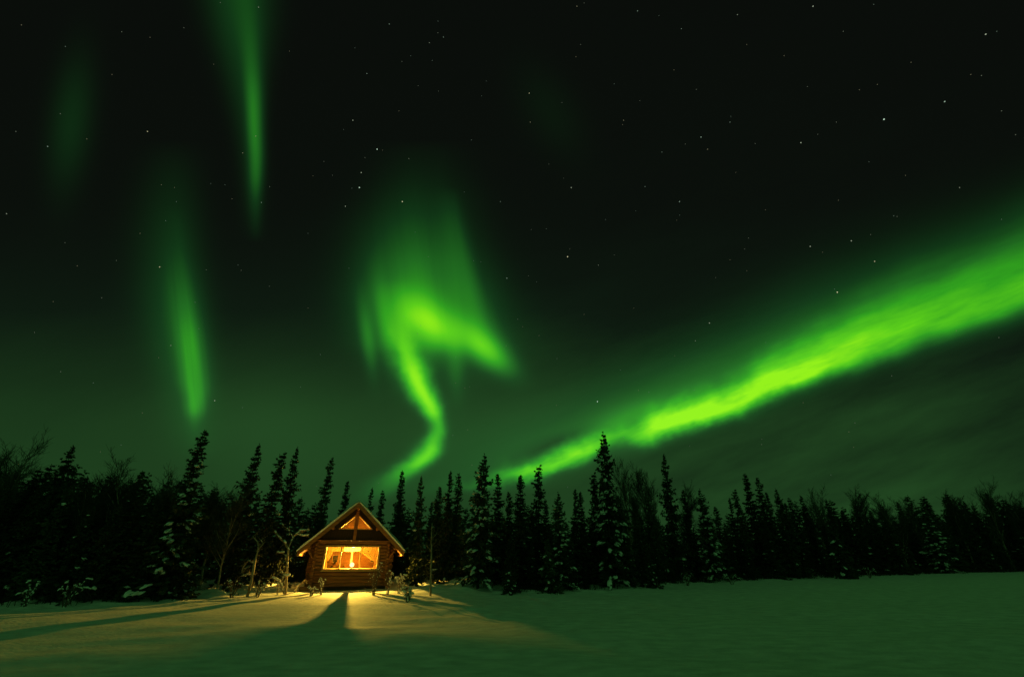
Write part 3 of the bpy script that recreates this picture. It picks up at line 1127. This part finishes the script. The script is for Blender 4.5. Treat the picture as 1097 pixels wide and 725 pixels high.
# bare frosted birches
def birch_parts(seed, H, spread=.55, nl=15):
    rnd = random.Random(seed)
    tr, tw = MB(), MB()
    trunk = []
    x = y = 0
    for i in range(7):
        trunk.append(Vector((x, y, H * .62 * i / 6)))
        x += rnd.uniform(-.1, .1)
        y += rnd.uniform(-.1, .1)
    tr.tube([trunk[0] - Vector((0, 0, .4))] + trunk, [.11] + [.10 - .011 * i for i in range(7)], 7)

    def grow(p, d, L, r, depth):
        n = 4 if depth < 2 else 3
        pts = [p]
        q, dd = p.copy(), d.copy()
        for i in range(n):
            dd = (dd + Vector((rnd.uniform(-.22, .22), rnd.uniform(-.22, .22), rnd.uniform(-.05, .22)))).normalized()
            q = q + dd * (L / n)
            pts.append(q.copy())
        if depth == 0:
            tr.tube(pts, [r * (1 - .7 * i / n) for i in range(n + 1)], 5, False)
        else:
            tw.tube(pts, [max(.0065, r * (1 - .6 * i / n)) for i in range(n + 1)], 3, False)
        if depth < 3:
            kids = (7, 7, 6)[depth]
            for k in range(kids):
                s = .25 + .75 * (k + rnd.random()) / kids
                b0 = pts[min(n - 1, int(s * n))].lerp(pts[min(n, int(s * n) + 1)], s * n % 1)
                nd_ = (dd + Vector((rnd.uniform(-1, 1), rnd.uniform(-1, 1), rnd.uniform(-.5, .5))) * .95).normalized()
                grow(b0, nd_, L * rnd.uniform(.38, .62), r * .5, depth + 1)
    for i in range(nl):
        s = .30 + .70 * (i + .5) / nl
        k = s * 6
        p = trunk[min(5, int(k))].lerp(trunk[min(6, int(k) + 1)], k % 1)
        az = rnd.uniform(0, 6.28)
        e = spread * (1.15 - .6 * s)
        d = Vector((math.cos(az) * e, math.sin(az) * e, 1 - .25 * e)).normalized()
        grow(p, d, H * rnd.uniform(.17, .30), .04, 0)
    return tr, tw, None


BM = (MAT['birch'], MAT['twig'])
PROTO['birch'] = [make_tree('birch_tree', birch_parts(s_, 8.0, sp_), BM, 8.0) for s_, sp_ in ((41, .6), (42, .85), (43, .5))]
for i, (px, py, dy, wd, lab) in enumerate([
    (8, 487, 2.6, 1.0, 'bare frosted birch at the left edge of the wood'),
    (47, 463, 5.5, .95, 'tall pale bare birch rising above the wood near the left edge'),
    (114, 500, 2.5, 1.0, 'bare birch with drooping pale limbs right of the dark pointed spruce'),
    (132, 496, 4.5, 1.0, 'bare birch with a spreading crown between the drooping birch and the rounded one'),
    (157, 484, 3.5, 1.15, 'bare birch with a dense rounded crown left of the big snow-clumped spruce'),
    (186, 497, 4.0, 1.0, 'bare birch half hidden by the big snow-clumped spruce on its left side'),
    (246, 505, 3.8, 1.05, 'bare birch between the big snow-clumped spruce and the leaning-tipped spruce'),
    (262, 512, 2.0, .9, 'lower bare birch beside the leaning-tipped spruce left of the cabin'),
    (668, 484, 7.0, .75, 'left one of two tall pale bare trees behind the tallest spruce'),
    (684, 484, 7.5, .75, 'right one of two tall pale bare trees behind the tallest spruce'),
    (725, 512, 6.0, .8, 'faint bare tree behind the lone tall spire right of centre'),
    (864, 518, 5.0, .9, 'first fuzzy bare crown on the right beside the leaning spruce tip'),
    (905, 512, 5.5, .95, 'fuzzy pale bare crown standing highest left of the small snowy sapling'),
    (945, 524, 4.0, 1.0, 'bare tree with a low soft crown behind the small snowy sapling'),
    (968, 528, 4.5, 1.0, 'bare tree with a soft crown left of the wide snow-clumped spruce'),
    (1008, 517, 4.0, 1.0, 'dark dense bare crown right above the wide snow-clumped spruce'),
    (1045, 512, 6.0, 1.05, 'highest bare crown at the far right of the treeline'),
    (1075, 522, 5.0, 1.0, 'bare tree near the right edge beyond the highest far crown'),
    (1100, 518, 4.0, 1.0, 'last bare tree cut by the right edge'),
]):
    pos, H = place_by_top(px, py, dy)
    if not off_cabin(pos):
        pos.y += 5
    plant('birch', i, pos, H * .93, wd * min(1.0, 9 / H + .15), rt.uniform(0, 6.28), lab, 'tree', 'bare frosted trees')

# far wood behind, read as one dark mass
fw_ = MB()
rr = random.Random(9)
tmpl = spruce_parts(51, 8.0, 2.0, .75, 0, .8, bare=.0)[1]
tv = np.array(tmpl.v)
for i in range(150):
    px = -120 + 1360 * (i + rr.random()) / 150
    py = float(np.interp(px, SKY_X, SKY_Y)) + rr.uniform(2, 30)
    pos, H = place_by_top(px, py, rr.uniform(10, 17))
    a = rr.uniform(0, 6.28)
    s_ = H / 8
    rot = np.array([[math.cos(a), -math.sin(a), 0], [math.sin(a), math.cos(a), 0], [0, 0, 1]])
    vv = (tv * np.array([s_ * 1.1, s_ * 1.1, s_])) @ rot.T + np.array(pos)
    fw_.add(vv.tolist(), tmpl.f)
o = fw_.build('forest', MAT['needle'])
tag(o, 'dark mass of forest filling the gaps behind the front trees', 'forest', None, 'stuff')

# brush under the trees
br = MB()
rb = random.Random(15)
n_b = 0
while n_b < 5200:
    x = rb.uniform(-34, 75)
    if x > 14 and rb.random() < .35:
        continue
    y = tree_edge(x) + rb.uniform(.15, 5.5) ** 1.0
    p = Vector((x, y, 0))
    if not off_cabin(p) or in_light(p):
        continue
    n_b += 1
    p.z = gz(x, y) - .05
    h = rb.uniform(.35, 1.5) * (1.0 if y > tree_edge(x) + 1 else .55)
    d = Vector((rb.uniform(-.5, .5), rb.uniform(-.5, .5), 1)).normalized()
    q = p + d * h * .5
    e = q + (d + Vector((rb.uniform(-.6, .6), rb.uniform(-.6, .6), -.1))).normalized() * h * .5
    br.tube([p, q, e], [.016, .012, .005], 3, False)
    for _ in range(3):
        k = p.lerp(e, rb.uniform(.35, .9))
        br.tube([k, k + Vector((rb.uniform(-.3, .3), rb.uniform(-.3, .3), rb.uniform(0, .3))) * h], [.008, .004], 3, False)
o = br.build('undergrowth', MAT['brush'])
tag(o, 'dark leafless brush along the foot of the forest', 'undergrowth', None, 'stuff')


# ------------------------------------------------------------------ snow-laden shrubs and bent stems in the window light
def coated_stems(name, label, cat, chains, base, group=None, mat='birch', snow_k=1.0, seed=0):
    """chains: lists of (x, z, dy, radius) in metres from the base; each stem carries a ridge of snow"""
    rnd = random.Random(seed)
    t_ = thing(name, label, cat, base, 0, group)
    wood, sn2 = MB(), MB()
    for ch in chains:
        pts = [Vector((c[0], c[2], c[1])) for c in ch]
        rad = [c[3] for c in ch]
        fine, fr_ = [], []
        for i in range(len(pts) - 1):
            for k in range(4):
                fine.append(pts[i].lerp(pts[i + 1], k / 4) + Vector((rnd.uniform(-.012, .012), rnd.uniform(-.012, .012), rnd.uniform(-.012, .012))))
                fr_.append(rad[i] + (rad[i + 1] - rad[i]) * k / 4)
        fine.append(pts[-1])
        fr_.append(rad[-1])
        wood.tube(fine, fr_, 6)
        for i in range(2, len(fine)):
            for _ in range(2 if fr_[i] < .05 else 1):
                if rnd.random() < .6:
                    k0 = fine[i]
                    dd = Vector((rnd.uniform(-1, 1), rnd.uniform(-1, 1), rnd.uniform(-.4, .9))).normalized()
                    tl_ = rnd.uniform(.12, .42) * (1.0 if mat == 'birch' else .45)
                    k1 = k0 + dd * tl_ * .5
                    k2 = k1 + (dd + Vector((rnd.uniform(-.5, .5), rnd.uniform(-.5, .5), rnd.uniform(-.5, .3)))).normalized() * tl_ * .5
                    wood.tube([k0, k1, k2], [.009, .007, .004], 3, False)
                    if tl_ > .2:
                        k3 = k1 + Vector((rnd.uniform(-1, 1), rnd.uniform(-1, 1), rnd.uniform(-.3, .7))).normalized() * tl_ * .4
                        wood.tube([k1, k3], [.006, .004], 3, False)
        for i in range(len(fine) - 1):
            d = (fine[i + 1] - fine[i])
            flat = 1 - abs(d.normalized().z)
            if rnd.random() < .25 + flat * .9 and snow_k > 0:
                r_ = (fr_[i] + .022) * rnd.uniform(.7, 1.25) * snow_k * (.6 + .6 * flat)
                a = math.atan2(d.y, d.x)
                sn2.blob(fine[i] + Vector((0, -.3 * r_, .75 * r_)), r_ * 1.5, r_, r_ * .75, a, rnd, -math.atan2(d.z, max(1e-3, math.hypot(d.x, d.y))))
    w_o = wood.build('stem', MAT[mat], t_, True)
    if sn2.v:
        sn2.build('snow', MAT['lump'], t_, True)['kind'] = 'stuff'
    return t_


def gpos(px, py, dz=0):
    p = on_ground(px, py)
    for _ in range(4):
        p = on_ground(px, py, gz(p.x, p.y))
    p.z = gz(p.x, p.y) - .03
    return p


def px_chain(base, pts):
    """(px, py, dy, r): a stem traced in the plane of its foot, bulging dy metres in depth"""
    out_ = []
    for px, py, dy, r_ in pts:
        q = at(px, py, base.y + dy)
        out_.append((q.x - base.x, q.z - base.z, dy, r_))
    return out_


b0 = gpos(307, 637)
coated_stems('bent_birch', 'tall crooked snow-coated birch stem left of the cabin eave', 'tree', [
    px_chain(b0, [(306, 637, 0, .06), (307, 615, .1, .06), (308, 600, .1, .055), (309, 588, 0, .05), (305, 581, -.1, .05), (299, 575, -.1, .045), (294, 568, 0, .035)]),
    px_chain(b0, [(308, 597, .1, .03), (303, 592, .2, .03), (296, 592, .3, .025)]),
    px_chain(b0, [(309, 588, 0, .03), (314, 575, .3, .03), (322, 569, .4, .035), (332, 567, .3, .03)]),
    px_chain(b0, [(314, 575, .3, .02), (308, 566, .4, .02), (301, 561, .4, .015)]),
    px_chain(b0, [(318, 572, .35, .02), (326, 574, .35, .02), (331, 573, .3, .015)]),
], b0, None, 'birch', 1.05, 1)
b0 = gpos(298, 637)
coated_stems('bent_sapling', 'low forked snow-coated sapling at the foot of the crooked birch stem', 'sapling', [
    px_chain(b0, [(297, 637, 0, .04), (298, 627, 0, .04), (296, 621, .1, .035), (291, 618, .1, .03)]),
    px_chain(b0, [(304, 636, .1, .035), (302, 627, 0, .035), (299, 622, .1, .03), (296, 621, .1, .02)]),
    px_chain(b0, [(305, 617, .1, .03), (301, 612, 0, .025), (300, 608, 0, .02)]),
    px_chain(b0, [(310, 617, .1, .03), (304, 617, 0, .03), (302, 622, 0, .025)]),
], b0, None, 'birch', 1.1, 2)
b0 = gpos(316, 636)
coated_stems('leaning_pole', 'short snow-coated pole leaning toward the cabin wall', 'pole', [
    px_chain(b0, [(315, 636, 0, .04), (319, 628, 0, .04), (326, 621, .1, .035)])], b0, None, 'birch', 1.2, 3)
b0 = gpos(266, 639)
coated_stems('slim_birch', 'slim birch trunk glowing orange in the window light left of the cabin', 'tree', [
    px_chain(b0, [(265, 639, 0, .07), (268, 628, 0, .07), (271, 612, 0, .065), (273, 600, .1, .055), (277, 588, .1, .04), (276, 580, .2, .03), (271, 574, .2, .02)]),
    px_chain(b0, [(272, 603, .1, .03), (266, 600, .2, .03), (260, 608, .2, .025), (259, 613, .2, .02)]),
    px_chain(b0, [(277, 588, .1, .025), (282, 582, .2, .02), (279, 578, .2, .015)]),
    px_chain(b0, [(270, 616, .0, .02), (264, 615, .1, .02), (258, 617, .1, .015)]),
], b0, None, 'birch', .55, 4)
b0 = gpos(462, 638)
coated_stems('bare_tree', 'thin straight tree trunk lit orange at its foot right of the cabin', 'tree', [
    px_chain(b0, [(461, 638, 0, .055), (461.5, 620, 0, .05), (462, 600, 0, .045), (462, 580, .05, .035), (463, 560, .1, .02)]),
    px_chain(b0, [(462, 590, 0, .018), (457, 584, .1, .012)]),
    px_chain(b0, [(462, 578, .05, .018), (468, 571, .1, .012)])], b0, None, 'birch', .4, 5)


def snow_bush(name, label, cat, px, py, h, w, seed, group=None, n=9, snow_k=1.0):
    rnd = random.Random(seed)
    base = gpos(px, py)
    ch = []
    for i in range(n):
        a = rnd.uniform(0, 6.28)
        l = w * rnd.uniform(.4, 1.0)
        hh = h * rnd.uniform(.5, 1.0)
        ch.append([(0.05 * math.cos(a), 0, .05 * math.sin(a), .014), (math.cos(a) * l * .35, hh * .6, math.sin(a) * l * .35, .012),
                   (math.cos(a) * l * .75, hh, math.sin(a) * l * .75, .009), (math.cos(a) * l * 1.1, hh * rnd.uniform(.7, 1.0), math.sin(a) * l * 1.1, .006)])
    return coated_stems(name, label, cat, ch, base, group, 'stem', snow_k, seed)


snow_bush('snowy_shrub', 'small snow-capped shrub against the lower left of the cabin front', 'shrub', 344, 637, .85, .3, 61, None, 7, 1.25)
snow_bush('snowy_shrub', 'tall twiggy shrub in front of the right cabin wall below the window corner', 'shrub', 400, 637, 1.5, .42, 62, None, 15, .8)
snow_bush('snowy_shrub', 'slender snow-covered shrub at the right corner of the cabin', 'shrub', 415, 636, 1.05, .25, 63, None, 8, 1.25)
snow_bush('snowy_shrub', 'round snow-capped shrub just beyond the right corner of the cabin', 'shrub', 427, 636, 1.0, .28, 64, None, 9, 1.6)
snow_bush('snowy_shrub', 'low dark shrub casting a shadow on the lit snow right of the cabin', 'shrub', 436, 645, .62, .26, 65, None, 16, 1.3)
snow_bush('snowy_shrub', 'low shrub by the left wall foot of the cabin', 'shrub', 333, 638, .5, .4, 66, None, 8, 1.0)
snow_bush('snowy_shrub', 'frost-covered twig clump at the foot of the orange birch trunk', 'shrub', 275, 640, .7, .5, 67, None, 9, 1.0)
snow_bush('snowy_shrub', 'frosty twig clump left of the orange birch trunk', 'shrub', 248, 640, .8, .5, 68, None, 9, .9)
snow_bush('snowy_shrub', 'snow-bent shrub at the left end of the forest edge', 'shrub', 27, 650, .9, .5, 69, None, 8, 1.2)
snow_bush('snowy_shrub', 'snow-bent shrub right of the leftmost one at the forest edge', 'shrub', 68, 650, 1.0, .6, 70, None, 9, 1.2)
snow_bush('snowy_shrub', 'small dark shrub poking from the snow under the snow-streaked spruce', 'shrub', 737, 627, .9, .4, 71, None, 9, 1.0)
snow_bush('snowy_shrub', 'low dark shrub on the snow before the jagged spruce cluster', 'shrub', 784, 624, .7, .7, 72, None, 9, .9)
snow_bush('snowy_shrub', 'dark shrub poking from the snow right of the small snowy sapling', 'shrub', 932, 619, 1.1, .6, 73, None, 10, 1.1)
snow_bush('snowy_shrub', 'faint shrub on the snow at the foot of the wide snow-clumped spruce', 'shrub', 1016, 613, 1.2, .7, 74, None, 9, 1.1)

# little spruces
PROTO['sapling'] = [make_tree('spruce_sapling', spruce_parts(81, 3.0, .75, .9, .22, 1.7, 0, .5), SM, 3.0)]
p_ = gpos(905, 620)
plant('sapling', 0, p_, 4.6, 1.0, 1.0, 'small spruce sapling weighed down with snow before the right treeline', 'tree')
p_ = gpos(880, 620)
for px, py, H, lab in ((590, 636, 2.6, 'snow-dusted young spruce at the foot of the low spruces in the middle'),
                       (545, 637, 1.5, 'young spruce right of the lit snow bank under the knobby spruce'),
                       (700, 630, 2.0, 'young spruce below the broad low spruce right of the tallest'),
                       (192, 643, 2.2, 'young snow-dusted spruce at the foot of the big snow-clumped spruce')):
    plant('sapling', 0, gpos(px, py), H, 1.0, rt.uniform(0, 6), lab, 'tree')

# stump on the lit bank left of the cabin
p_ = gpos(205, 640)
p_ = Vector((p_.x - .6, p_.y + 1.0, gz(p_.x - .6, p_.y + 1.0)))
stp = thing('tree_stump', 'short broken stump on the lit snow bank left of the cabin', 'stump', p_)
b = MB()
b.tube([(0, 0, -.2), (0, 0, .3), (.02, 0, .62)], [.12, .10, .08], 9, True, .25, rc)
b.build('stem', MAT['birch'], stp, True)
b = MB()
b.blob((.02, 0, .65), .11, .11, .07, 0, rc)
b.build('snow', MAT['lump'], stp, True)

# ------------------------------------------------------------------ stars
STARS = """23,27,1 70,50,1 17,141,1 51,157,2 93,149,1 158,141,3 197,30,1 229,69,1 236,3,1 277,8,2 274,146,2 260,164,2 280,217,2 7,229,2 171,286,3
221,289,1 255,284,1 57,323,1 109,319,1 183,370,2 170,383,1 213,352,1 230,429,3 100,410,1 65,398,1 37,356,1 187,201,1 173,198,1 347,173,1 241,198,1
417,26,2 460,46,2 475,40,2 440,60,1 463,65,1 393,79,2 448,92,1 618,7,2 683,12,2 622,48,1 617,61,1 567,100,3 568,131,2 602,110,1 378,129,3 404,160,4
410,161,1 391,169,1 438,170,2 387,185,3 385,201,4 370,221,3 431,216,4 536,216,2 612,201,3 668,129,2 709,163,2 691,200,2 588,176,1 604,191,1 681,226,1
658,90,1 521,87,1 730,31,2 790,16,2 871,7,3 936,5,1 1056,37,3 722,75,1 746,96,1 800,48,1 976,67,1 865,93,1 1012,109,3 947,128,4 782,131,2 751,147,3
758,160,2 809,154,1 858,153,3 876,144,1 896,131,1 728,216,3 725,236,1 970,188,1 1028,201,2 961,232,1 912,258,3 1073,235,1 1073,119,1 608,275,4
543,298,3 640,430,4 641,284,2 569,246,1 575,302,1 897,313,4 868,264,3 937,280,3 760,346,3 745,365,2 658,273,1 679,330,1 723,381,1 733,428,1 684,418,1
330,250,1 120,80,1 505,150,1 840,60,1 1040,80,1 820,225,1 310,55,1 150,250,1 330,330,1 560,350,1 800,290,1"""
rs = random.Random(21)
DIST = 5200.0
sb = [MB() for _ in range(2)]
star_mb = MB()
sizes = []


def star(d, mag, rnd):
    p = d.normalized() * DIST
    r_ = {1: 3.4, 2: 4.3, 3: 5.4, 4: 6.8}[mag] * rnd.uniform(.9, 1.1)
    n0 = len(star_mb.f)
    vs = [(p.x + v[0] * r_, p.y + v[1] * r_, EYE + p.z + v[2] * r_) for v in STAR_V]
    star_mb.add(vs, STAR_F)
    g_ = {1: .15, 2: .24, 3: .42, 4: .72}[mag]
    tint = rnd.choice(((.85, 1, .7), (.7, 1, .75), (1, .95, .55)))
    sizes.extend([(g_ * tint[0], g_ * tint[1], g_ * tint[2], 1)] * len(STAR_F))


STAR_V = [(1, 0, 0), (-1, 0, 0), (0, 1, 0), (0, -1, 0), (0, 0, 1), (0, 0, -1)]
STAR_F = [(0, 2, 4), (2, 1, 4), (1, 3, 4), (3, 0, 4), (2, 0, 5), (1, 2, 5), (3, 1, 5), (0, 3, 5)]
for w in STARS.split():
    a, b_, m_ = w.split(',')
    star(ray(float(a), float(b_)), int(m_), rs)
for _ in range(560):
    d = Vector((rs.gauss(0, 1), rs.gauss(0, 1), abs(rs.gauss(0, 1)) + .12))
    star(d, 1 if rs.random() < .85 or d.y > 0 else 2, rs)


def starm(t, o):
    at_ = t.nodes.new('ShaderNodeAttribute')
    at_.attribute_name = 'starlight'
    e = t.nodes.new('ShaderNodeEmission')
    e.inputs[1].default_value = 1.0
    t.links.new(at_.outputs['Color'], e.inputs[0])
    t.links.new(e.outputs[0], o.inputs[0])


sm = material('starlight', starm)
sm.cycles.emission_sampling = 'NONE'
so = star_mb.build('stars', sm)
ca = so.data.color_attributes.new('starlight', 'FLOAT_COLOR', 'CORNER')
buf = np.repeat(np.array(sizes, dtype=np.float32), 3, axis=0).ravel()
ca.data.foreach_set('color', buf)
tag(so, 'faint white stars scattered over the dark northern sky', 'stars', None, 'stuff')

# unused prototypes leave the scene
for lst in PROTO.values():
    for pr in lst:
        if id(pr) not in used:
            for o in [pr] + list(pr.children_recursive):
                bpy.data.objects.remove(o)
for o in list(C.objects):
    if '_h' in o:
        del o['_h']
